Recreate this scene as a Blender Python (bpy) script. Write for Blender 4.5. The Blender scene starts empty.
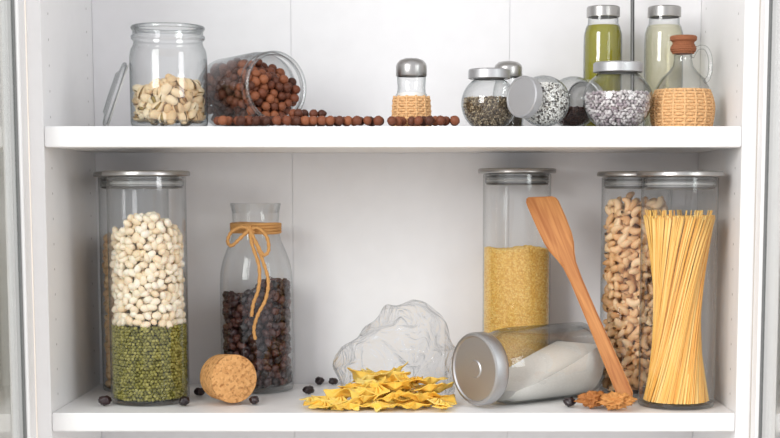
import bpy, bmesh, math, random
import numpy as np
from mathutils import Vector, Matrix, noise, Quaternion
random.seed(7); rng=np.random.default_rng(7)
S=bpy.context.scene
try:
    S.view_settings.view_transform='Standard'
except Exception: pass
COL=S.collection
# ------------------------------------------------------------------ materials
def newmat(n):
    m=bpy.data.materials.new(n); m.use_nodes=True
    nt=m.node_tree; nt.nodes.clear()
    o=nt.nodes.new('ShaderNodeOutputMaterial')
    return m,nt,o
def srgb(r,g,b):
    f=lambda c:(c/255/12.92 if c/255<=.04045 else ((c/255+.055)/1.055)**2.4)
    return (f(r),f(g),f(b),1)
def pbsdf(nt,o,col,rough=.5,metal=0,spec=.5):
    p=nt.nodes.new('ShaderNodeBsdfPrincipled')
    p.inputs['Base Color'].default_value=col; p.inputs['Roughness'].default_value=rough
    p.inputs['Metallic'].default_value=metal
    p.inputs['Specular IOR Level'].default_value=spec
    nt.links.new(p.outputs[0],o.inputs[0]); return p
def plain(n,col,rough=.5,metal=0,bump=0,bscale=200,var=.06,spec=.5,sss=0):
    m,nt,o=newmat(n); p=pbsdf(nt,o,col,rough,metal,spec)
    tc=nt.nodes.new('ShaderNodeTexCoord'); nz=nt.nodes.new('ShaderNodeTexNoise')
    nz.inputs['Scale'].default_value=bscale; nt.links.new(tc.outputs['Object'],nz.inputs['Vector'])
    r=nt.nodes.new('ShaderNodeValToRGB'); nt.links.new(nz.outputs[0],r.inputs[0])
    r.color_ramp.elements[0].color=tuple(c*(1-var) for c in col[:3])+(1,)
    r.color_ramp.elements[1].color=tuple(min(1,c*(1+var)) for c in col[:3])+(1,)
    r.color_ramp.elements[0].position=.3; r.color_ramp.elements[1].position=.7
    nt.links.new(r.outputs[0],p.inputs['Base Color'])
    if bump:
        b=nt.nodes.new('ShaderNodeBump'); b.inputs['Strength'].default_value=bump; b.inputs['Distance'].default_value=.001
        nt.links.new(nz.outputs[0],b.inputs['Height']); nt.links.new(b.outputs[0],p.inputs['Normal'])
    if sss:
        p.inputs['Subsurface Weight'].default_value=sss; p.inputs['Subsurface Scale'].default_value=.004
    return m
def grains(n,cols,rough=.5,sss=0,bump=.2,bscale=500,spec=.4,mul=.2):
    """colour varies by the per-grain attribute rnd"""
    m,nt,o=newmat(n); p=pbsdf(nt,o,cols[0],rough,0,spec)
    a=nt.nodes.new('ShaderNodeAttribute'); a.attribute_name='rnd'
    r=nt.nodes.new('ShaderNodeValToRGB'); e=r.color_ramp.elements
    e[0].color=cols[0]; e[1].color=cols[-1]
    for i,c in enumerate(cols[1:-1]): 
        q=e.new((i+1)/(len(cols)-1)); q.color=c
    nt.links.new(a.outputs['Fac'],r.inputs[0])
    tc=nt.nodes.new('ShaderNodeTexCoord'); nz=nt.nodes.new('ShaderNodeTexNoise')
    nz.inputs['Scale'].default_value=bscale; nt.links.new(tc.outputs['Object'],nz.inputs['Vector'])
    mx=nt.nodes.new('ShaderNodeMix'); mx.data_type='RGBA'; mx.blend_type='MULTIPLY'; mx.inputs[0].default_value=mul
    nt.links.new(r.outputs[0],mx.inputs[6]); nt.links.new(nz.outputs[0],mx.inputs[7])
    nt.links.new(mx.outputs[2],p.inputs['Base Color'])
    if bump:
        b=nt.nodes.new('ShaderNodeBump'); b.inputs['Strength'].default_value=bump; b.inputs['Distance'].default_value=.001
        nt.links.new(nz.outputs[0],b.inputs['Height']); nt.links.new(b.outputs[0],p.inputs['Normal'])
    if sss:
        p.inputs['Subsurface Weight'].default_value=sss; p.inputs['Subsurface Scale'].default_value=.003
    return m
def glassmat(n,tint=(.985,.99,.99),edge=(.30,.33,.34),pw=3.6,base=.045,gl=.75):
    m,nt,o=newmat(n); N=nt.nodes; L=nt.links
    lw=N.new('ShaderNodeLayerWeight'); lw.inputs[0].default_value=.5
    p1=N.new('ShaderNodeMath'); p1.operation='POWER'; p1.inputs[1].default_value=pw; L.new(lw.outputs['Facing'],p1.inputs[0])
    mc=N.new('ShaderNodeMix'); mc.data_type='RGBA'; mc.inputs[6].default_value=tint+(1,); mc.inputs[7].default_value=edge+(1,)
    L.new(p1.outputs[0],mc.inputs[0])
    t=N.new('ShaderNodeBsdfTransparent'); L.new(mc.outputs[2],t.inputs[0])
    g=N.new('ShaderNodeBsdfGlossy'); g.inputs['Roughness'].default_value=.03; g.inputs[0].default_value=(1,1,1,1)
    p2=N.new('ShaderNodeMath'); p2.operation='POWER'; p2.inputs[1].default_value=4.0; L.new(lw.outputs['Facing'],p2.inputs[0])
    ma=N.new('ShaderNodeMath'); ma.operation='MULTIPLY_ADD'; ma.inputs[1].default_value=gl; ma.inputs[2].default_value=base
    L.new(p2.outputs[0],ma.inputs[0])
    mx=N.new('ShaderNodeMixShader'); L.new(ma.outputs[0],mx.inputs[0]); L.new(t.outputs[0],mx.inputs[1]); L.new(g.outputs[0],mx.inputs[2])
    L.new(mx.outputs[0],o.inputs[0]); return m
def liquid(n,tc,dc,f=.45):
    m,nt,o=newmat(n); N=nt.nodes; L=nt.links
    t=N.new('ShaderNodeBsdfTransparent'); t.inputs[0].default_value=tc
    p=N.new('ShaderNodeBsdfPrincipled'); p.inputs['Base Color'].default_value=dc; p.inputs['Roughness'].default_value=.15
    mx=N.new('ShaderNodeMixShader'); mx.inputs[0].default_value=f
    L.new(t.outputs[0],mx.inputs[1]); L.new(p.outputs[0],mx.inputs[2]); L.new(mx.outputs[0],o.inputs[0]); return m
def woodmat(n,c1,c2,scale=(60,60,4)):
    m,nt,o=newmat(n); p=pbsdf(nt,o,c1,.45); N=nt.nodes; L=nt.links
    tc=N.new('ShaderNodeTexCoord'); mp=N.new('ShaderNodeMapping'); mp.inputs['Scale'].default_value=scale
    nz=N.new('ShaderNodeTexNoise'); nz.inputs['Scale'].default_value=3; nz.inputs['Detail'].default_value=6; nz.inputs['Distortion'].default_value=.6
    r=N.new('ShaderNodeValToRGB'); r.color_ramp.elements[0].color=c1; r.color_ramp.elements[1].color=c2
    r.color_ramp.elements[0].position=.3; r.color_ramp.elements[1].position=.7
    L.new(tc.outputs['Object'],mp.inputs[0]); L.new(mp.outputs[0],nz.inputs['Vector']); L.new(nz.outputs[0],r.inputs[0]); L.new(r.outputs[0],p.inputs['Base Color'])
    return m
M_white=plain('white_lacquer',(.87,.865,.865,1),.38,0,.03,60,.01)
M_back=plain('back_panel_paint',(.84,.835,.85,1),.6,0,.05,40,.012)
M_room=plain('room_plaster',srgb(214,206,196),.9,0,.1,30,.05)
M_floor=woodmat('floor_boards',srgb(170,154,136),srgb(200,184,164),(3,30,3))
M_dark=plain('grey_rubber',(.16,.16,.16,1),.6)
M_hole=plain('hole_plastic',(.50,.49,.48,1),.8)
M_glass=glassmat('clear_glass')
M_glass2=glassmat('thick_glass',edge=(.20,.24,.25),pw=2.0,base=.06,gl=.7)
M_pane=glassmat('door_pane',tint=(.86,.88,.87),edge=(.6,.62,.6),base=.06)
M_steel=plain('brushed_steel',(.44,.43,.42,1),.30,1,.05,900,.05)
M_lidface=plain('steel_lid_face',(.52,.52,.53,1),.48,1,.05,900,.04)
M_seal=plain('silicone_seal',(.10,.095,.09,1),.35)
M_seal2=plain('silicone_seal_clear',(.42,.41,.40,1),.35)
M_twine=plain('jute_twine',srgb(214,160,98),.9,0,.9,1200,.35)
M_wicker=plain('wicker_straw',srgb(222,176,124),.7,0,.5,500,.22)
M_darkwick=plain('reddish_cord',srgb(150,92,60),.8,0,.6,900,.25)
M_spat=woodmat('spatula_wood',srgb(166,98,44),srgb(206,142,80),(60,4,60))
M_metaldark=plain('dark_steel',(.12,.12,.12,1),.35,1)
M_flour=plain('flour',(.90,.87,.82,1),.95,0,.5,300,.03)
def corkmat():
    m,nt,o=newmat('cork'); p=pbsdf(nt,o,(.6,.4,.2,1),.9,0,.2); N=nt.nodes; L=nt.links
    tc=N.new('ShaderNodeTexCoord'); v=N.new('ShaderNodeTexVoronoi'); v.inputs['Scale'].default_value=300
    nz=N.new('ShaderNodeTexNoise'); nz.inputs['Scale'].default_value=210; nz.inputs['Detail'].default_value=4
    for q in (v,nz): L.new(tc.outputs['Object'],q.inputs['Vector'])
    r=N.new('ShaderNodeValToRGB'); e=r.color_ramp.elements
    e[0].color=srgb(130,78,40); e[0].position=.36; e[1].color=srgb(222,168,108); e[1].position=.48
    L.new(nz.outputs[0],r.inputs[0])
    r2=N.new('ShaderNodeValToRGB'); r2.color_ramp.elements[0].color=srgb(180,120,68); r2.color_ramp.elements[1].color=srgb(230,178,120)
    L.new(v.outputs['Color'],r2.inputs[0])
    mx=N.new('ShaderNodeMix'); mx.data_type='RGBA'; mx.inputs[0].default_value=.5
    L.new(r.outputs[0],mx.inputs[6]); L.new(r2.outputs[0],mx.inputs[7]); L.new(mx.outputs[2],p.inputs['Base Color'])
    b=N.new('ShaderNodeBump'); b.inputs['Strength'].default_value=.6; b.inputs['Distance'].default_value=.001
    L.new(nz.outputs[0],b.inputs['Height']); L.new(b.outputs[0],p.inputs['Normal']); return m
M_cork=corkmat()
def bagmat():
    m,nt,o=newmat('cellophane'); N=nt.nodes; L=nt.links
    tc=N.new('ShaderNodeTexCoord'); v=N.new('ShaderNodeTexNoise'); v.inputs['Scale'].default_value=24; v.inputs['Detail'].default_value=2; v.inputs['Distortion'].default_value=2.0
    L.new(tc.outputs['Object'],v.inputs['Vector'])
    b=N.new('ShaderNodeBump'); b.inputs['Strength'].default_value=1; b.inputs['Distance'].default_value=.010; L.new(v.outputs[0],b.inputs['Height'])
    lw=N.new('ShaderNodeLayerWeight'); lw.inputs[0].default_value=.5; L.new(b.outputs[0],lw.inputs['Normal'])
    pw=N.new('ShaderNodeMath'); pw.operation='POWER'; pw.inputs[1].default_value=3.0; L.new(lw.outputs['Facing'],pw.inputs[0])
    tcx=N.new('ShaderNodeMix'); tcx.data_type='RGBA'; tcx.inputs[6].default_value=(.985,.985,.985,1); tcx.inputs[7].default_value=(.66,.67,.69,1)
    L.new(pw.outputs[0],tcx.inputs[0])
    t=N.new('ShaderNodeBsdfTransparent'); L.new(tcx.outputs[2],t.inputs[0])
    g=N.new('ShaderNodeBsdfGlossy'); g.inputs['Roughness'].default_value=.05; L.new(b.outputs[0],g.inputs['Normal'])
    ma=N.new('ShaderNodeMath'); ma.operation='MULTIPLY_ADD'; ma.inputs[1].default_value=.5; ma.inputs[2].default_value=.10; L.new(pw.outputs[0],ma.inputs[0])
    m2=N.new('ShaderNodeMixShader'); L.new(ma.outputs[0],m2.inputs[0]); L.new(t.outputs[0],m2.inputs[1]); L.new(g.outputs[0],m2.inputs[2])
    L.new(m2.outputs[0],o.inputs[0]); return m
M_bag=bagmat()
G_lima=grains('butter_bean_skin',[srgb(240,216,180),srgb(250,234,208),srgb(254,244,226)],.4,.1,.1,300,mul=.1)
G_peanut=grains('pale_bean_skin',[srgb(236,196,148),srgb(248,218,176)],.5,.1,.1,300)
G_mung=grains('mung_bean_skin',[srgb(104,100,34),srgb(134,128,52),srgb(164,156,82)],.35,0,.1,300)
G_raisin=grains('dried_cherry_skin',[srgb(30,20,24),srgb(58,32,34),srgb(96,56,48)],.38,0,.8,350,.6)
G_black=grains('dark_dried_cherry',[srgb(24,14,18),srgb(46,22,26)],.32,0,.8,350,.6)
G_millet=grains('millet_grain',[srgb(232,182,88),srgb(248,208,114),srgb(254,226,146)],.5,.0,.0,300,mul=0)
G_cashew=grains('roasted_cashew',[srgb(216,166,114),srgb(236,192,142),srgb(246,214,172)],.5,.1,.2,300,mul=.1)
G_hazel=grains('hazelnut_skin',[srgb(76,40,26),srgb(122,66,42),srgb(160,96,62)],.55,0,.5,400)
G_pist=grains('pistachio_shell',[srgb(228,190,140),srgb(244,214,170),srgb(252,232,198)],.5,.05,.2,300)
G_kern=grains('pistachio_kernel',[srgb(170,120,66),srgb(172,146,74)],.6,0,.3,300)
G_salt=grains('salt_and_pepper_seed',[srgb(30,26,24),srgb(90,80,70),srgb(244,240,232),srgb(252,250,246),srgb(252,250,246),srgb(252,250,246),srgb(252,250,246)],.6,mul=0)
G_poppy=grains('grey_seed',[srgb(70,56,44),srgb(140,120,92),srgb(216,198,166)],.6)
G_dark=grains('black_rice',[srgb(60,34,30),srgb(120,80,66)],.5)
G_pale=grains('pale_seed',[srgb(160,142,150),srgb(222,214,214),srgb(242,236,234)],.6)
G_spag=grains('spaghetti_strand',[srgb(238,172,76),srgb(248,198,104),srgb(254,220,140)],.45,.0,.0,300,mul=0)
G_farf=grains('pasta_dough',[srgb(248,192,70),srgb(254,212,98),srgb(255,226,130)],.5,.1,.05,300,mul=.05)
G_gran=grains('walnut_granola',[srgb(180,112,56),srgb(214,146,78),srgb(236,180,112)],.6,0,.9,260)
# ------------------------------------------------------------------ mesh helpers
def empty(n,loc=(0,0,0),rot=None):
    e=bpy.data.objects.new(n,None); e.empty_display_size=.02; COL.objects.link(e); e.location=loc
    if rot is not None: e.rotation_mode='QUATERNION'; e.rotation_quaternion=rot
    return e
def obj(n,me,mat,parent=None,loc=None):
    o=bpy.data.objects.new(n,me); COL.objects.link(o)
    if mat: me.materials.append(mat)
    if parent: o.parent=parent
    if loc: o.location=loc
    return o
def finish(bm,n,ang=38):
    bmesh.ops.recalc_face_normals(bm,faces=bm.faces)
    for f in bm.faces: f.smooth=True
    for e in bm.edges:
        if len(e.link_faces)==2 and e.calc_face_angle(0)>math.radians(ang): e.smooth=False
    me=bpy.data.meshes.new(n); bm.to_mesh(me); bm.free(); return me
def lathe(n,prof,mat,parent=None,seg=64,ang=38,loc=None):
    bm=bmesh.new(); rings=[]
    for r,z in prof:
        if r<1e-6: rings.append([bm.verts.new((0,0,z))])
        else: rings.append([bm.verts.new((r*math.cos(2*math.pi*i/seg),r*math.sin(2*math.pi*i/seg),z)) for i in range(seg)])
    for a,b in zip(rings,rings[1:]):
        for i in range(seg):
            j=(i+1)%seg
            if len(a)==1 and len(b)==1: continue
            if len(a)==1: bm.faces.new((a[0],b[i],b[j]))
            elif len(b)==1: bm.faces.new((a[i],a[j],b[0]))
            else: bm.faces.new((a[i],a[j],b[j],b[i]))
    return obj(n,finish(bm,n,ang),mat,parent,loc)
def box(n,x0,x1,y0,y1,z0,z1,mat,parent=None,bev=.0):
    bm=bmesh.new(); bmesh.ops.create_cube(bm,size=1)
    for v in bm.verts: v.co=Vector(((x0+x1)/2+v.co.x*(x1-x0),(y0+y1)/2+v.co.y*(y1-y0),(z0+z1)/2+v.co.z*(z1-z0)))
    if bev: bmesh.ops.bevel(bm,geom=bm.edges[:],offset=bev,segments=2,affect='EDGES')
    return obj(n,finish(bm,n,50 if not bev else 30),mat,parent)
def tube(n,pts,rad,mat,parent=None,seg=10,closed=False,cyc=False):
    bm=bmesh.new(); P=[Vector(p) for p in pts]; N=len(P); rings=[]
    rr=rad if isinstance(rad,(list,tuple)) else [rad]*N
    up=Vector((0.13,.2,1)).normalized()
    for i in range(N):
        if closed: t=(P[(i+1)%N]-P[i-1])
        else: t=P[min(i+1,N-1)]-P[max(i-1,0)]
        t.normalize(); u=up-t*up.dot(t)
        if u.length<.05: u=Vector((1,0,0))-t*t.x
        u.normalize(); up=u if not closed else up
        v=t.cross(u)
        rings.append([bm.verts.new(P[i]+(u*math.cos(2*math.pi*k/seg)+v*math.sin(2*math.pi*k/seg))*rr[i]) for k in range(seg)])
    R=range(N) if closed else range(N-1)
    for i in R:
        a=rings[i]; b=rings[(i+1)%N]
        for k in range(seg): bm.faces.new((a[k],a[(k+1)%seg],b[(k+1)%seg],b[k]))
    if not closed:
        bm.faces.new(rings[0][::-1]); bm.faces.new(rings[-1])
    return obj(n,finish(bm,n,60),mat,parent)
def smoothpath(pts,n=8):
    P=[Vector(p) for p in pts]; out=[]
    for i in range(len(P)-1):
        p0=P[max(i-1,0)];p1=P[i];p2=P[i+1];p3=P[min(i+2,len(P)-1)]
        for k in range(n):
            t=k/n
            out.append(.5*((2*p1)+(p2-p0)*t+(2*p0-5*p1+4*p2-p3)*t*t+(3*p1-p0-3*p2+p3)*t**3))
    out.append(P[-1]); return out
def ico(sub,fn=None):
    bm=bmesh.new(); bmesh.ops.create_icosphere(bm,subdivisions=sub,radius=1)
    V=[v.co.copy() for v in bm.verts]; F=[[v.index for v in f.verts] for f in bm.faces]; bm.free()
    if fn: V=[fn(v) for v in V]
    return np.array([tuple(v) for v in V]),np.array(F)
def gridshape(nu,nv,fn,wrap=False):
    V=[tuple(fn(i/(nu-1),j/(nv if wrap else nv-1))) for i in range(nu) for j in range(nv)]
    F=[]
    for i in range(nu-1):
        for j in range(nv if wrap else nv-1):
            a=i*nv+j;b=i*nv+(j+1)%nv;c=(i+1)*nv+(j+1)%nv;d=(i+1)*nv+j
            F+= [[a,b,c],[a,c,d]]
    return np.array(V),np.array(F)
def join(*sh):
    V=[];F=[];o=0
    for v,f in sh: V.append(v);F.append(f+o);o+=len(v)
    return np.vstack(V),np.vstack(F)
def rquat(n):
    q=rng.normal(size=(n,4)); q/=np.linalg.norm(q,axis=1)[:,None]
    w,x,y,z=q.T
    return np.stack([np.stack([1-2*(y*y+z*z),2*(x*y-z*w),2*(x*z+y*w)],-1),
                     np.stack([2*(x*y+z*w),1-2*(x*x+z*z),2*(y*z-x*w)],-1),
                     np.stack([2*(x*z-y*w),2*(y*z+x*w),1-2*(x*x+y*y)],-1)],1)
def scatter(n,shape,pts,mat,parent=None,rots=None,scale=None,smooth=True,mat2=None,split=None):
    V,F=shape; P=np.array(pts,float).reshape(-1,3); K=len(P)
    R=rquat(K) if rots is None else rots
    s=rng.uniform(.88,1.1,K) if scale is None else np.array(scale)
    W=np.einsum('kij,nj->kni',R,V)*s[:,None,None]+P[:,None,:]
    W=W.reshape(-1,3); FF=(F[None]+(np.arange(K)*len(V))[:,None,None]).reshape(-1,3)
    me=bpy.data.meshes.new(n); me.vertices.add(len(W)); me.vertices.foreach_set('co',W.ravel())
    me.loops.add(FF.size); me.loops.foreach_set('vertex_index',FF.ravel().astype(np.int32))
    me.polygons.add(len(FF)); me.polygons.foreach_set('loop_start',np.arange(0,FF.size,3,dtype=np.int32))
    me.update(calc_edges=True)
    me.polygons.foreach_set('use_smooth',np.full(len(FF),smooth))
    a=me.attributes.new('rnd','FLOAT','POINT'); a.data.foreach_set('value',np.repeat(rng.uniform(0,1,K),len(V)).astype(np.float32))
    o=obj(n,me,mat,parent)
    if mat2:
        me.materials.append(mat2)
        idx=np.tile((np.arange(len(F))>=split).astype(np.int32),K); me.polygons.foreach_set('material_index',idx)
    me.update(); return o
def relax(P,d,clamp,iters=40):
    P=np.array(P,float)
    for _ in range(iters):
        D=P[:,None,:]-P[None,:,:]; L=np.linalg.norm(D,axis=2)+np.eye(len(P))*9
        push=np.clip(d-L,0,None)*.35
        P=P+(D/L[...,None]*push[...,None]).sum(1)
        P=clamp(P)
    return P
def ell(a,b,c,sub=2): return ico(sub,lambda v:Vector((v.x*a,v.y*b,v.z*c)))
def kidney(a,b,c,k): return ico(2,lambda v:Vector((v.x*a,v.y*b-k*(1-v.x*v.x)*(1 if v.y<0 else .6)*b*-1*(1 if v.y<0 else -.2),v.z*c)))
SH_lima=kidney(.0076,.0062,.0046,.18)
SH_mung=ell(.0029,.0023,.0023)
SH_millet=ell(.00135,.00125,.00125,1)
SH_seed=ell(.0015,.0013,.0012,1)
SH_seedb=ell(.0034,.0026,.0019,1)
def _wr(v,r=.0066,amp=.28):
    n=noise.noise(v*2.3+Vector((3,1,7)))+.6*abs(noise.noise(v*5.1)); return Vector((v.x*1.15,v.y,v.z*.85))*r*(1+amp*n-.1)
SH_raisin=ico(3,_wr)
SH_hazel=ico(2,lambda v:Vector((v.x,v.y,v.z*1.05+(.18 if v.z>.9 else 0)))*.0062)
def cash(u,v):
    a=math.radians(-88+176*u); R=.0078; r=.0054*max(.08,math.sin(math.pi*(.05+.90*u))**.5)*(1.12-.22*u)
    t=2*math.pi*v
    rr=R+r*math.cos(t); return (rr*math.cos(a)-R*.6,rr*math.sin(a),r*.9*math.sin(t))
SH_cashew=gridshape(11,8,cash,True)
def half(sgn):
    def f(u,v):
        th=math.pi*u; ph=math.pi*v
        x=.0098*math.cos(th); y=.0062*math.sin(th)*math.cos(ph); z=.0060*math.sin(th)*math.sin(ph)*sgn
        a=.12*sgn; x0=-.0098
        X=x-x0; return (x0+X*math.cos(a)-z*math.sin(a),y,X*math.sin(a)+z*math.cos(a))
    return gridshape(9,9,f)
_h1=half(1);_h2=half(-1);_k=ell(.0082,.0050,.0050)
SH_pist=join(_h1,_h2,_k); PSPLIT=len(_h1[1])+len(_h2[1])
def farf(u,v):
    U=2*u-1; Vv=2*v-1; L=.0200; A=abs(U)
    w=.0140*(.20+.80*min(1,A*1.2)**.9)
    x=U*L*(1+.05*(Vv*Vv-0.5)*A)
    if A>.97: x+=(.0013 if round((Vv+1)*9)%2 else -.0003)*(1 if U>0 else -1)
    pin=max(0,1-A*1.6)
    z=.0056*pin*math.cos(Vv*math.pi*2)+.0014*math.sin(Vv*3+U*2)*A+.0012*U*U
    return (x,Vv*w,z)
SH_farf=gridshape(23,19,farf)
def fillpts(Rf,z0,z1,d,shells=2,top=None,j=.22,pad=.5):
    pts=[]; z=z0+d*.5; row=0
    while z<z1+.02:
        R0=Rf(z)-d*pad
        k=0
        while True:
            R=R0-k*d*.86
            if R<0: break
            deep=k>=shells
            n=max(1,int(2*math.pi*R/d)); off=random.random() if k else (row%2)*.5
            for i in range(n):
                a=2*math.pi*(i+off+random.uniform(-j,j))/n
                rr=R-abs(random.gauss(0,j*.5))*d if k==0 else R+random.uniform(-j,j)*d
                x,y=rr*math.cos(a),rr*math.sin(a); zz=z+random.uniform(-j,j)*d
                lim=z1+(top(x,y) if top else 0)
                if zz>lim: continue
                if deep and zz<lim-2.2*d: continue
                pts.append((x,y,zz))
            k+=1
        z+=d*.86; row+=1
    return pts
def volpts(Rf,z0,z1,d,E,level,j=.25):
    M=Matrix.LocRotScale(E.location,E.rotation_quaternion if E.rotation_mode=='QUATERNION' else E.rotation_euler,None)
    pts=[]; z=z0+d*.5; l=0; Rm=max(Rf(z0+(z1-z0)*t/20) for t in range(21))
    while z<z1-d*.4:
        n=int(Rm/d)+2; o=(l%2)*.5
        for a in range(-n,n+1):
            for b in range(-n,n+1):
                x=(a+o+random.uniform(-j,j))*d; y=(b+o+random.uniform(-j,j))*d; zz=z+random.uniform(-j,j)*d
                if math.hypot(x,y)>Rf(zz)-d*.5: continue
                w=M@Vector((x,y,zz))
                if w.z>level(w): continue
                pts.append((x,y,zz))
        z+=d*.78; l+=1
    return pts
# ------------------------------------------------------------------ cabinet / room
HW=.4325; DEP=.28; ZU=.359; TB=-.36; TT=.75
cab=empty('display_cabinet')
box('side_panel_left',-HW-.018,-HW,0,DEP+.012,TB,TT,M_white,cab,.0008)
box('side_panel_right',HW,HW+.018,0,DEP+.012,TB,TT,M_white,cab,.0008)
box('shelf_upper',-HW+.0003,HW-.0003,.001,DEP-.0005,ZU-.0255,ZU,M_white,cab,.0012)
box('shelf_lower',-HW+.0003,HW-.0003,.001,DEP-.0005,-.0235,0,M_white,cab,.0012)
box('top_panel',-HW+.0003,HW-.0003,.001,DEP,TT-.02,TT,M_white,cab,.001)
box('bottom_panel',-HW+.0003,HW-.0003,.001,DEP,TB,TB+.02,M_white,cab,.001)
xs=[-HW,-.150,.161,HW]
for i in range(3):
    box('back_board_%d'%(i+1),xs[i]+.0001,xs[i+1]-.0001,DEP,DEP+.01,TB,TT,M_back,cab,.0008)
box('back_batten',-HW,HW,DEP+.0102,DEP+.012,TB,TT,M_seal2,cab)
bm=bmesh.new()
for sx in (-1,1):
    for yy in (.035,.245):
        for k in range(28):
            z=TB+.06+k*.032
            if abs(z+.012)<.016 or abs(z-ZU+.012)<.018: continue
            r=bmesh.ops.create_circle(bm,cap_ends=True,segments=12,radius=.0017)
            bmesh.ops.transform(bm,matrix=Matrix.Translation((sx*(HW-.0003),yy,z))@Matrix.Rotation(math.pi/2,4,'Y'),verts=r['verts'])
obj('shelf_pin_holes',finish(bm,'holes'),M_hole,cab)
box('wall_back',-2.2,2.2,DEP+.0125,DEP+.1,-1.3,1.4,M_room)
box('floor',-2.2,2.2,-3.2,DEP+.0125,-1.35,-1.3,M_floor)
def door(n,s):
    E=empty(n,(s*(HW+.0186),-.0008,0)); E.rotation_euler=(0,0,s*math.radians(-7) if s>0 else math.radians(7))
    W=.43
    def b(nm,ya,yb,za,zb,mat,x0=0,x1=.02,bev=.0012):
        xa,xb=(x0*s,x1*s); box(nm,min(xa,xb),max(xa,xb),-yb,-ya,za,zb,mat,E,bev)
    b('stile_hinge',.0026,.056,TB,TT,M_white)
    b('stile_outer',W-.056,W,TB,TT,M_white)
    b('rail_top',.0562,W-.0562,TT-.056,TT,M_white)
    b('rail_bottom',.0562,W-.0562,TB,TB+.056,M_white)
    b('gasket',.0562,.0582,TB+.0565,TT-.0565,M_dark,.004,.012,0)
    b('gasket_outer',W-.0582,W-.0562,TB+.0565,TT-.0565,M_dark,.004,.012,0)
    b('glass_pane',.0584,W-.0584,TB+.0565,TT-.0565,M_pane,.006,.010,0)
door('door_1',-1); door('door_2',1)
# ------------------------------------------------------------------ tall canister
def canister(name,x,y,R=.049,H=.305,lidR=.0555):
    E=empty(name,(x,y,.0006))
    lathe('glass_body',[(0,.0),(R-.004,0),(R-.001,.001),(R,.004),(R,H-.0085),(R-.0012,H-.0078),(R-.0028,H-.0085),(R-.0028,H-.02)],M_glass,E,72)
    lathe('glass_base',[(0,.0045),(R-.004,.0045),(R-.0015,.0065)],M_glass2,E,72)
    lathe('steel_lid',[(0,H),(lidR-.003,H),(lidR-.001,H-.0006),(lidR,H-.002),(lidR,H-.0058),(lidR-.001,H-.0068),(R-.006,H-.0072),(0,H-.0072)],M_steel,E,72)
    lathe('lid_plug',[(R-.008,H-.0075),(R-.0075,H-.0235),(0,H-.0235)],M_seal2,E,64)
    for k,zz in enumerate((.0115,.0165,.0215)):
        pts=[((R-.0055)*math.cos(a),(R-.0055)*math.sin(a),H-zz) for a in np.linspace(0,2*math.pi,64,endpoint=False)]
        tube('seal_ring_%d'%(k+1),pts,.0016,M_seal if k!=1 else M_seal2,E,8,True)
    return E
def core(E,prof,mat,n='inner_mass'): return lathe(n,prof,mat,E,32)
M_limac=plain('bean_mass',srgb(200,172,136),.8); M_mungc=plain('mung_mass',srgb(64,62,22),.8)
M_milc=plain('millet_mass',srgb(230,182,96),.8); M_cashc=plain('cashew_mass',srgb(170,124,84),.8)
M_rais=plain('cherry_mass',srgb(24,14,14),.8); M_pistc=plain('pistachio_mass',srgb(180,140,94),.8)
E=canister('glass_canister',-.3255,.100,.0515,.305,.057)
Ri=.0493
scatter('mung_beans',SH_mung,fillpts(lambda z:Ri,.0065,.102,.0047,2,None,.2),G_mung,E)
core(E,[(0,.007),(Ri-.0105,.007),(Ri-.0105,.090),(0,.090)],M_mungc)
scatter('butter_beans',SH_lima,fillpts(lambda z:Ri-.001,.103,.240,.0106,2,lambda x,y:.010*math.sin(x*70+1)-.012*(y/.05)-.006,.3,.55),G_lima,E)
core(E,[(0,.106),(Ri-.020,.106),(Ri-.020,.19),(0,.205)],M_limac,'bean_core')
E=canister('glass_canister',-.3660,.218,.0480,.305,.0545)
scatter('pale_beans',SH_lima,fillpts(lambda z:.045,.0065,.215,.0106,2,None,.3,.55),G_peanut,E)
core(E,[(0,.007),(.026,.007),(.026,.19),(0,.195)],M_limac)
E=canister('glass_canister',.1690,.224,.0475,.310,.0545)
scatter('millet',SH_millet,fillpts(lambda z:.0462,.0062,.199,.00265,2,lambda x,y:.002*math.sin(x*90),.25),G_millet,E)
core(E,[(0,.007),(.0425,.007),(.0425,.1945),(0,.1945)],M_milc)
E=canister('glass_canister',.3300,.180,.0480,.305,.0545)
scatter('cashews',SH_cashew,fillpts(lambda z:.0446,.0085,.262,.0130,2,lambda x,y:.008*math.sin(x*80+y*60),.3,.6),G_cashew,E)
core(E,[(0,.007),(.022,.007),(.022,.235),(0,.235)],M_cashc)
# spaghetti
E=canister('glass_canister',.3680,.064,.0492,.304,.0558)
def strand(a0,r0,a1,r1,z1,bend):
    p0=Vector((r0*math.cos(a0),r0*math.sin(a0),.0075)); p1=Vector((r1*math.cos(a1),r1*math.sin(a1),z1))
    P=[]
    for k in range(9):
        t=k/8; q=p0.lerp(p1,t); s=math.sin(math.pi*t)*bend; rad=Vector((q.x,q.y,0)); q=q-rad*s; P.append(q)
    return P
bmv=[];bmf=[];rnd=[]
for i in range(760):
    rr=math.sqrt(random.random()); 
    if i<330: rr=random.uniform(.88,1)
    a=random.uniform(0,2*math.pi); tw=1.50+random.gauss(0,.10)
    P=strand(a,rr*.0420,a+tw,min(.0455,rr*.0455),random.uniform(.242,.248) if random.random()<.93 else .254,.10)
    seg=5; r=.00105; base=len(bmv); c=random.random()
    for q in P:
        for k in range(seg):
            bmv.append((q.x+r*math.cos(2*math.pi*k/seg),q.y+r*math.sin(2*math.pi*k/seg),q.z)); rnd.append(c)
    for m_ in range(len(P)-1):
        for k in range(seg):
            bmf.append((base+m_*seg+k,base+m_*seg+(k+1)%seg,base+(m_+1)*seg+(k+1)%seg,base+(m_+1)*seg+k))
    bmf.append(tuple(base+(len(P)-1)*seg+k for k in range(seg)))
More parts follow.
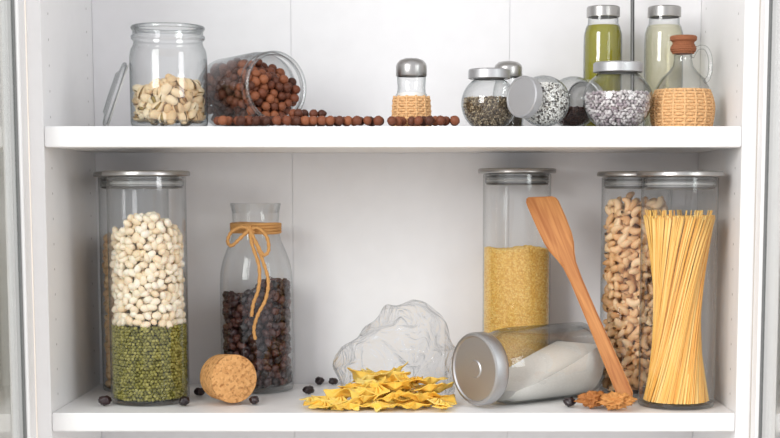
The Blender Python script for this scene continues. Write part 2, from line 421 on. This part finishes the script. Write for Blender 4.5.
me=bpy.data.meshes.new('spaghetti'); me.from_pydata(bmv,[],bmf); me.polygons.foreach_set('use_smooth',[True]*len(bmf))
at=me.attributes.new('rnd','FLOAT','POINT'); at.data.foreach_set('value',rnd)
obj('spaghetti',me,G_spag,E)
# ------------------------------------------------------------------ carafe with dried cherries
E=empty('glass_carafe',(-.1955,.212,.0006))
prof=[(0,0),(.046,0),(.0495,.002),(.0508,.007),(.0508,.150),(.0500,.166),(.0465,.182),(.0405,.198),(.0350,.210),(.0322,.222),(.0318,.235),(.0330,.250),(.0352,.2605),(.0345,.2617),(.0335,.2605),(.0315,.248)]
lathe('glass_body',prof,M_glass,E,72)
lathe('glass_base',[(0,.008),(.044,.008),(.048,.011)],M_glass2,E,64)
scatter('dried_cherries',SH_raisin,fillpts(lambda z:.0485,.010,.138,.0112,2,lambda x,y:.012*math.sin(x*60)+.006,.3,.55),G_raisin,E)
core(E,[(0,.011),(.026,.011),(.026,.12),(0,.12)],M_rais)
for k,zz in enumerate((.222,.2255,.229,.2325)):
    tube('twine_wrap_%d'%(k+1),[(.0338*math.cos(a),.0338*math.sin(a),zz+.0008*math.sin(a*2+k)) for a in np.linspace(0,2*math.pi,48,endpoint=False)],.0022,M_twine,E,8,True)
kx,ky,kz=-.004,-.0375,.2265
def rope(n,pts,r=.0024):
    P=smoothpath(pts,8); o=tube(n,P,[r*(1+.18*math.sin(i*1.9)) for i in range(len(P))],M_twine,E,8); return o
rope('bow_knot',[(kx-.005,ky+.002,kz+.004),(kx,ky-.003,kz),(kx+.005,ky-.001,kz-.004),(kx+.001,ky-.004,kz-.001),(kx-.004,ky-.002,kz+.001),(kx+.003,ky-.003,kz+.004)],.0028)
rope('bow_loop_left',[(kx,ky-.002,kz),(kx-.012,ky-.004,kz+.003),(kx-.025,ky-.002,kz-.004),(kx-.030,ky-.003,kz-.016),(kx-.024,ky-.008,kz-.022),(kx-.012,ky-.010,kz-.012),(kx,ky-.004,kz)])
rope('bow_loop_right',[(kx,ky-.002,kz),(kx+.012,ky-.006,kz+.002),(kx+.024,ky-.008,kz-.010),(kx+.027,ky-.014,kz-.028),(kx+.020,ky-.017,kz-.034),(kx+.010,ky-.010,kz-.018),(kx,ky-.004,kz)])
rope('twine_end_long',[(kx,ky-.002,kz),(kx+.010,ky-.010,kz-.02),(kx+.020,ky-.016,kz-.045),(kx+.026,ky-.014,kz-.07),(kx+.022,ky-.013,kz-.095),(kx+.012,ky-.0165,kz-.115),(kx+.006,ky-.0165,kz-.135),(kx+.008,ky-.0165,kz-.150)])
rope('twine_end_short',[(kx,ky-.002,kz),(kx+.004,ky-.010,kz-.02),(kx+.014,ky-.0165,kz-.05),(kx+.013,ky-.0178,kz-.08),(kx+.006,ky-.0178,kz-.10),(kx+.003,ky-.0178,kz-.118)])
# ------------------------------------------------------------------ cork stopper
d=Vector((.50,-.865,.05)).normalized(); cr=.0325
E=empty('cork_stopper',Vector((-.2215,.086,cr*1.0+.0016))-d*.022,d.to_track_quat('Z','Y'))
lathe('cork_body',[(0,0),(cr-.004,0),(cr-.0025,.0015),(cr-.0005,.045),(cr-.0012,.0478),(cr-.003,.0485),(0,.0485)],M_cork,E,48)
# ------------------------------------------------------------------ loose dried cherries
for i,(x,y,s) in enumerate([(-.378,.060,1.25),(-.2735,.058,1.2),(-.268,.150,1.1),(-.184,.070,1.1),(-.120,.165,1.15),(-.112,.262,1.1),(-.092,.262,1.0),(.227,.050,1.2)]):
    rr=Matrix.Rotation(i*1.7,3,'Z')
    scatter('dried_cherry',SH_raisin,[(x,y,.0060*s)],G_black,None,np.array([rr]),[s*.95])
# ------------------------------------------------------------------ farfalle + bag
pts=[];rots=[]
def rotm(yaw,tx,ty): return np.array((Matrix.Rotation(yaw,3,'Z')@Matrix.Rotation(tx,3,'X')@Matrix.Rotation(ty,3,'Y')))
PB=[]
for i in range(62):
    if i<34: x=-.080+.150*random.random(); y=random.uniform(.030,.10)
    else: x=random.uniform(-.035,.045); y=random.uniform(.08,.165)
    PB.append((x,y,random.uniform(.005,.03)))
def clampf(P):
    cx=(P[:,0]-.0)/.095; cy=(P[:,1]-.12)/.10
    h=np.clip(.028*(1-cx*cx*.9-cy*cy*.7),.0,None)
    P[:,2]=np.clip(P[:,2],.0055,.0065+h); P[:,0]=np.clip(P[:,0],-.088,np.where(P[:,1]<.045,.066,.058)); P[:,1]=np.clip(P[:,1],.028,.165); return P
PB=relax(PB,.0205,clampf,30)
for p in PB:
    t=min(1,p[2]/.02)
    pts.append(tuple(p)); rots.append(rotm(random.uniform(0,6.28),random.gauss(0,.10+.2*t)+.22,random.gauss(0,.08+.15*t)))
for x,y in [(-.098,.042),(-.108,.066),(-.058,.020),(-.018,.021),(.026,.023),(.064,.022),(-.088,.026)]:
    pts.append((x,y,.0062)); rots.append(rotm(random.uniform(0,6.28),0,0))
o=scatter('farfalle_pasta',SH_farf,pts,G_farf,None,np.array(rots))
for v in o.data.vertices:
    if v.co.z<.0019: v.co.z=.0019
sm=o.modifiers.new('thick','SOLIDIFY'); sm.thickness=.0011; sm.offset=0
def bagf(u,v):
    # clear bag lying on its side: mouth (u=0) toward the viewer, gathered back (u=1)
    th=math.pi*(1.06*v-.03)
    s=1-u**2.6*.75
    X=.080*math.cos(th)*s*-1; sn=max(0,math.sin(th)); Z=.124*sn**.8*(1-.85*u**2.2)+.0015
    p=Vector((.000+X+.024*sn*sn,.058+.15*u+.022*sn*(1-u),Z))
    n1=noise.noise(p*16+Vector((5,2,0))); n2=abs(noise.noise(Vector((p.x*26,p.y*12,p.z*20))+Vector((1,9,4))))
    nrm=Vector((math.cos(th)*-1,0,math.sin(th)))
    k=min(1,Z/.02)
    p+=nrm*(.018*n1-.026*(n2-.2))*k
    p.y+=.018*noise.noise(Vector((th*2.5,u*3,1)))*k
    p.z=max(.0012,p.z); p.x=min(p.x,.066+max(0,p.y-.085)*.8)
    return p
Vb,Fb=gridshape(90,160,bagf)
scatter('plastic_bag',(Vb,Fb),[(0,0,0)],M_bag,None,np.array([np.eye(3)]),[1.0])
# ------------------------------------------------------------------ tipped flour jar
a=math.radians(38); d=Vector((math.cos(a),math.sin(a),.0)).normalized()
E=empty('flour_jar',(0,0,0),(-d).to_track_quat('Z','Y'))
L=.198; BR=.0505
E.location=Vector((.1025,.040,BR+.0006))+d*L
k=L-.190
prof=[(0,0),(.043,0),(.0485,.003),(BR,.009),(BR,.125+k),(.0490,.140+k),(.0455,.152+k),(.0415,.160+k),(.0405,.172+k),(.0420,.176+k)]
lathe('glass_body',prof,M_glass2,E,72)
lathe('glass_base',[(0,.007),(.041,.007),(.046,.012)],M_glass2,E,64)
lathe('lid',[(q,z+k) for q,z in [(.0440,.168),(.0462,.170),(.0475,.174),(.0475,.186),(.0460,.1888),(.0425,.1896),(.0410,.1878),(.012,.1872),(.0105,.1885),(0,.1885)]],M_lidface,E,72)
bm=bmesh.new(); bmesh.ops.create_cone(bm,cap_ends=True,segments=64,radius1=BR-.0025,radius2=BR-.0025,depth=1)
for v in bm.verts: v.co.z=.010 if v.co.z<0 else .155
bmesh.ops.subdivide_edges(bm,edges=[e for e in bm.edges if abs(e.verts[0].co.z-e.verts[1].co.z)>.1],cuts=12)
for v in bm.verts:
    if v.co.z>.135: v.co.x*=.93; v.co.y*=.93
Mi=Matrix.LocRotScale(E.location,E.rotation_quaternion,None).inverted()
co=Mi@(Vector((.108,.044,.044))+d*.10); nn=(Mi.to_3x3()@Vector((-.30,-.20,1)).normalized())
bmesh.ops.bisect_plane(bm,geom=bm.verts[:]+bm.edges[:]+bm.faces[:],plane_co=co,plane_no=nn,clear_outer=True)
bmesh.ops.holes_fill(bm,edges=[e for e in bm.edges if e.is_boundary])
obj('flour',finish(bm,'flour'),M_flour,E)
# ------------------------------------------------------------------ spatula
B=Vector((.3070,.078,.0045)); T=Vector((.1955,.168,.274)); w=(T-B); L=w.length; w.normalize()
n=Vector((0,-1,0)); n=(n-w*n.dot(w)).normalized(); u=w.cross(n)
R3=Matrix((u,w,n)).transposed()
hw=[(0,.004),(.002,.0078),(.008,.0104),(.05,.0100),(.12,.0086),(.175,.0082),(.198,.0095),(.212,.0130),(.225,.0175),(.238,.0198),(.262,.0208)]
right=[(x,y) for y,x in hw]; left=[(-x,y) for y,x in hw]
outl=right+[(.0205,L-.020),(.0190,L-.014),(.0150,L-.010),(-.015,L+.0015),(-.0185,L+.0005),(-.0208,L-.004),(-.0212,L-.012)]+left[::-1]
bm=bmesh.new(); vs=[bm.verts.new((x,y,0)) for x,y in outl]; f=bm.faces.new(vs)
r=bmesh.ops.extrude_face_region(bm,geom=[f]); bmesh.ops.translate(bm,vec=(0,0,.0065),verts=[g for g in r['geom'] if isinstance(g,bmesh.types.BMVert)])
bmesh.ops.bevel(bm,geom=[e for e in bm.edges if abs(e.verts[0].co.z-e.verts[1].co.z)<1e-6],offset=.0018,segments=3,affect='EDGES')
o=obj('wooden_spatula',finish(bm,'spatula',40),M_spat); o.matrix_world=Matrix.Translation(B)@R3.to_4x4()
# ------------------------------------------------------------------ granola pieces
def gran(v):
    q=v*2.3; m_=noise.noise(q)+.9*abs(noise.noise(q*2.3))+.5*noise.noise(q*5)
    return Vector((v.x*.020,v.y*.013,v.z*.0095))*(1+.55*m_-.1)
SH_g=ico(5,gran); gz=-SH_g[0][:,2].min()
for x,y,yaw,s in [(.258,.040,.3,.90),(.284,.020,-.5,.95),(.282,.052,1.2,.6)]:
    scatter('walnut_piece',SH_g,[(x,y,gz*s+.0008)],G_gran,None,np.array([Matrix.Rotation(yaw,3,'Z')]),[s])
# ================================================================== UPPER SHELF
Z0=ZU+.0006
def storage_jar(name,loc,rot=None,R=.0490,H=.131):
    E=empty(name,loc,rot)
    prof=[(0,0),(R-.006,0),(R-.0015,.002),(R,.007),(R,H*.70),(R-.0015,H*.765),(R-.0045,H*.81),(R-.0055,H*.845),(R-.0050,H*.855),(R-.0025,H*.875),(R-.0022,H*.90),(R-.0045,H*.92),(R-.0045,H*.95),(R-.0030,H*.965),(R-.0030,H*.985),(R-.0045,H),(R-.0065,H*.99),(R-.0075,H*.93)]
    lathe('glass_body',prof,M_glass2,E,72)
    tube('glass_rim',[((R-.0048)*math.cos(a),(R-.0048)*math.sin(a),H-.0022) for a in np.linspace(0,2*math.pi,64,endpoint=False)],.0026,M_glass2,E,10,True)
    lathe('glass_base',[(0,.006),(R-.008,.006),(R-.003,.009)],M_glass2,E,64)
    return E
E=storage_jar('glass_storage_jar',(-.2885,.070,Z0),None,.0492,.1285)
scatter('pistachios',SH_pist,fillpts(lambda z:.0462,.008,.056,.0122,2,lambda x,y:.006*math.sin(x*70+1),.3,.6),G_pist,E,mat2=G_kern,split=PSPLIT)
core(E,[(0,.008),(.024,.008),(.024,.043),(0,.043)],M_pistc)
d=Vector((-.92,-.22,.33)).normalized()
E=empty('glass_jar_lid',(-.3535,.070,Z0+.0415),d.to_track_quat('Z','Y'))
lathe('lid_disc',[(0,0),(.036,0),(.038,.001),(.0425,.003),(.0428,.006),(.040,.008),(.030,.009),(.026,.012),(.0,.0125)],M_glass2,E,64)
lathe('lid_gasket',[(.0375,-.0005),(.0410,-.0005),(.0410,.0015),(.0375,.0015),(.0375,-.0005)],M_seal2,E,64)
d=Vector((.62,-.78,.03)).normalized()
E=storage_jar('glass_storage_jar',(0,0,0),d.to_track_quat('Z','Y'),.0485,.128)
E.location=Vector((-.1500,.074,Z0+.0525))-d*.128
E.location.z=Z0+.0487
lev=lambda w:ZU+.083-.42*max(0,(w-Vector((-.187,.13,0))).dot(Vector((.62,-.78,0))))
VP=volpts(lambda z:.0460 if z<.095 else .041,.008,.122,.0108,E,lev,.48)
def clampj(P):
    P[:,2]=np.clip(P[:,2],.013,.118); r=np.hypot(P[:,0],P[:,1]); k=np.minimum(1,.0405/np.maximum(r,1e-6)); P[:,0]*=k; P[:,1]*=k; return P
VP=relax(VP,.0116,clampj,25)
scatter('hazelnuts',SH_hazel,VP,G_hazel,E)
pts=[]
for i in range(44): pts.append((random.uniform(-.140,-.085),random.uniform(.015,.07) if i>20 else random.uniform(.012,.04),ZU+.0068))
for i in range(7): pts.append((random.uniform(-.222,-.15),random.uniform(.010,.022),ZU+.0068))
for i in range(36):
    t=random.random()**1.15; pts.append((-.09+.165*t,random.uniform(.012,.045),ZU+.0068))
def clampn(P):
    P[:,2]=ZU+.0076; P[:,1]=np.clip(P[:,1],.009,.075); P[:,0]=np.clip(P[:,0],-.225,.077)
    m=(P[:,0]<-.118+.0)&(P[:,1]>.026); P[m,1]=.024
    m=(P[:,0]>-.02)&(P[:,1]>.038); P[m,1]=.036
    return P
PN=relax(pts,.0126,clampn,60); PN=[tuple(p) for p in PN]
for x,y in [(-.125,.022),(-.112,.03),(-.1,.026),(-.118,.016),(-.09,.03)]: PN.append((x,y,ZU+.0165))
scatter('spilled_hazelnuts',SH_hazel,PN,G_hazel,None,None,rng.uniform(.90,1.0,len(PN)))
def weave(E,Rf,z0,z1,nst=26,r=.0021,n='wicker_weave'):
    bmv=[];bmf=[];k=0; z=z0+r
    while z<z1:
        R=Rf(z); N=nst*6; seg=6; base=len(bmv)
        for i in range(N):
            a=2*math.pi*i/N; rr=R-r+.0009*math.cos(nst/2*a*1.0+math.pi*k)
            for s in range(seg):
                q=2*math.pi*s/seg; R2=rr+r*math.cos(q)*.8
                bmv.append((R2*math.cos(a),R2*math.sin(a),z+r*math.sin(q)))
        for i in range(N):
            for s in range(seg):
                a0=base+i*seg; a1=base+((i+1)%N)*seg
                bmf.append((a0+s,a1+s,a1+(s+1)%seg,a0+(s+1)%seg))
        k+=1; z+=r*1.75
    me=bpy.data.meshes.new(n); me.from_pydata(bmv,[],bmf); me.polygons.foreach_set('use_smooth',[True]*len(bmf))
    obj(n,me,M_wicker,E)
    for i in range(nst//2):
        a=2*math.pi*(i+.5)/(nst//2)
        P=[((Rf(zz)-.0012)*math.cos(a),(Rf(zz)-.0012)*math.sin(a),zz) for zz in np.linspace(z0+.001,z1,10)]
        tube('stake_%d'%(i+1),P,.0015,M_wicker,E,6)
E=empty('wicker_shaker',(.0225,.075,Z0))
lathe('glass_body',[(0,.001),(.018,.001),(.0225,.003),(.0225,.036),(.0210,.041),(.0185,.045),(.0178,.052),(.0185,.064),(.0190,.070)],M_glass2,E,48)
lathe('salt',[(0,.003),(.0205,.003),(.0205,.040),(.0175,.045),(.0,.0455)],M_flour,E,32)
weave(E,lambda z:.0262-.002*(z/.04)**2,0,.041,24,.0019)
lathe('steel_cap',[(.0193,.066),(.0198,.067),(.0198,.079),(.0190,.0815),(.0178,.0835),(.0150,.0865),(.0090,.0885),(0,.089)],M_steel,E,48)
bm=bmesh.new()
for k in range(13):
    rr=0 if k==0 else (.0045 if k<5 else .0085); a=k*math.pi/2 if k<5 else (k-5)*math.pi/4
    c=bmesh.ops.create_circle(bm,cap_ends=True,segments=10,radius=.0009); bmesh.ops.translate(bm,vec=(rr*math.cos(a),rr*math.sin(a),.0893-rr*rr*7),verts=c['verts'])
obj('cap_holes',finish(bm,'h'),M_seal,E)
def globe(name,loc,rot,R,H,lidR,shape,d,mat,level,hole=None):
    E=empty(name,loc,rot); hl=.011; hb=H-hl-.002
    A=[math.radians(t) for t in range(-62,60,8)]
    s0=math.sin(A[0]); s1=math.sin(A[-1])
    zz=lambda a:hb*(math.sin(a)-s0)/(s1-s0)
    prof=[(0,.0015),(R*math.cos(A[0])*.7,.0015),(R*math.cos(A[0])*.92,0)]+[(R*math.cos(a),zz(a)) for a in A[0:]]
    prof+=[(lidR-.003,hb+.001),(lidR-.003,hb+.009)]
    lathe('glass_body',prof,M_glass2,E,64,60)
    def Rf(z):
        t=max(0,min(1,z/hb)); s=s0+t*(s1-s0); return R*math.sqrt(max(0,1-s*s))-.0015
    lathe('steel_lid',[(lidR-.0015,hb+.0005),(lidR,hb+.001),(lidR,H-.0015),(lidR-.0015,H),(lidR-.003,H),(lidR-.0035,H-.0008),(0,H-.0008)],M_lidface,E,64)
    lathe('lid_liner',[(lidR-.002,hb+.0025),(0,hb+.0025)],M_seal2,E,48)
    scatter('contents',shape,volpts(Rf,.003,hb-.001,d,E,level),mat,E)
    return E
globe('spice_jar',(.1235,.098,Z0),None,.0365,.077,.0272,SH_seed,.0030,G_poppy,lambda w:Z0+.040)
a_=Vector((-.72,-.66,.10)).normalized()
globe('spice_jar',Vector((.193,.062,Z0+.0335))-a_*.029,a_.to_track_quat('Z','Y'),.0325,.074,.0262,SH_seed,.0027,G_salt,lambda w:Z0+.056)
a_=Vector((.55,.80,.16)).normalized()
globe('spice_jar',Vector((.236,.140,Z0+.0365))-a_*.029,a_.to_track_quat('Z','Y'),.0345,.074,.0262,SH_seed,.0032,G_dark,lambda w:Z0+.030)
globe('spice_jar',(.2870,.070,Z0),None,.0448,.083,.0315,SH_seedb,.0048,G_pale,lambda w:Z0+.044)
E=empty('pepper_shaker',(.154,.196,Z0))
lathe('glass_body',[(0,0),(.019,0),(.021,.002),(.0215,.05),(.0195,.062),(.0175,.068),(.0175,.078)],M_glass2,E,48)
lathe('ground_pepper',[(0,.002),(.019,.002),(.0195,.045),(0,.046)],plain('ground_pepper',srgb(92,84,76),.9,0,.8,900,.4),E,32)
lathe('steel_cap',[(.0188,.074),(.0192,.075),(.0192,.087),(.0180,.0905),(.0130,.0945),(.006,.0958),(0,.096)],M_steel,E,48)
def oil(name,x,y,lm):
    E=empty(name,(x,y,Z0)); R=.0265
    lathe('glass_body',[(0,0),(R-.002,0),(R,.003),(R,.120),(R-.0005,.133),(R-.003,.142),(R-.0055,.147),(R-.0060,.157)],M_glass2,E,56)
    lathe('oil',[(0,.005),(R-.003,.005),(R-.0016,.007),(R-.0016,.133),(R-.004,.1425),(R-.006,.1445),(0,.1445)],lm,E,48)
    lathe('steel_lid',[(R-.006,.1555),(R-.0038,.156),(R-.0038,.1685),(R-.0052,.170),(0,.170)],M_steel,E,48)
oil('olive_oil_bottle',.2840,.205,liquid('olive_oil',srgb(200,194,80),srgb(170,166,52),.55))
oil('olive_oil_bottle',.3675,.205,liquid('pale_oil',srgb(244,242,228),srgb(234,230,206),.25))
E=empty('metal_skewer',(.3255,.2,Z0))
P=[(0,0,0.0005),(0,.004,.04),(0,.010,.10),(0,.020,.20)]
tube('rod',P,[.0010,.0026,.0027,.0027],M_metaldark,E,10)
tube('ring',[(.009*math.cos(a),.0205,.209+.009*math.sin(a)) for a in np.linspace(0,2*math.pi,28,endpoint=False)],.0018,M_metaldark,E,8,True)
E=empty('wicker_oil_bottle',(.3740,.092,Z0))
def wf(z):
    t=z/.05; return .0385+.0035*math.sin(min(1,t/.55)*math.pi/2) -.012*max(0,t-.5)**2*2.2
weave(E,wf,0,.050,34,.0022)
lathe('glass_body',[(0,.002),(.033,.002),(.037,.006),(.039,.022),(.036,.045),(.0335,.054),(.0280,.064),(.0190,.073),(.0135,.080),(.0115,.088),(.0115,.098),(.013,.1005)],M_glass2,E,56)
lathe('vinegar',[(0,.004),(.034,.004),(.0365,.020),(.034,.040),(0,.040)],liquid('vinegar',srgb(210,190,150),srgb(190,160,110),.5),E,40)
for k in range(6):
    zz=.0975+k*.0024; rr=.0130+.0026*math.sin(k*.75)
    tube('cord_wrap_%d'%(k+1),[(rr*math.cos(a),rr*math.sin(a),zz) for a in np.linspace(0,2*math.pi,32,endpoint=False)],.0016,M_darkwick,E,8,True)
lathe('cork',[(.0125,.100),(.0140,.111),(.0172,.1135),(.0175,.1175),(.0160,.119),(0,.119)],M_darkwick,E,32)
tube('glass_handle',smoothpath([(.0115,0,.092),(.018,0,.103),(.028,0,.104),(.034,0,.095),(.036,0,.080),(.0335,0,.066),(.0285,0,.060)],6),.0030,M_glass2,E,10)
# ------------------------------------------------------------------ camera, lights
cd=bpy.data.cameras.new('camera'); cam=bpy.data.objects.new('camera',cd); COL.objects.link(cam)
cam.location=(.035,-1.8,.281); cam.rotation_euler=(math.radians(84),0,0)
cd.sensor_width=36; cd.lens=1440/780*36; cd.shift_y=122/780; cd.shift_x=-(3+28.2)/780; cd.clip_start=.05
S.camera=cam
def area(n,loc,tgt,sx,sy,e,col):
    l=bpy.data.lights.new(n,'AREA'); l.shape='RECTANGLE'; l.size=sx; l.size_y=sy; l.energy=e; l.color=col
    o=bpy.data.objects.new(n,l); COL.objects.link(o); o.location=loc
    o.rotation_euler=(Vector(tgt)-Vector(loc)).to_track_quat('-Z','Y').to_euler()
area('window_light_left',(-1.5,-2.3,1.15),(0,.1,.15),1.1,1.5,62,(1,.99,.97))
area('window_light_right',(1.9,-1.9,.9),(0,.1,.15),.8,1.4,20,(.98,.985,1))
w=bpy.data.worlds.new('world'); S.world=w; w.use_nodes=True
bg=w.node_tree.nodes['Background']; bg.inputs[0].default_value=(.97,.97,1,1); bg.inputs[1].default_value=1.0
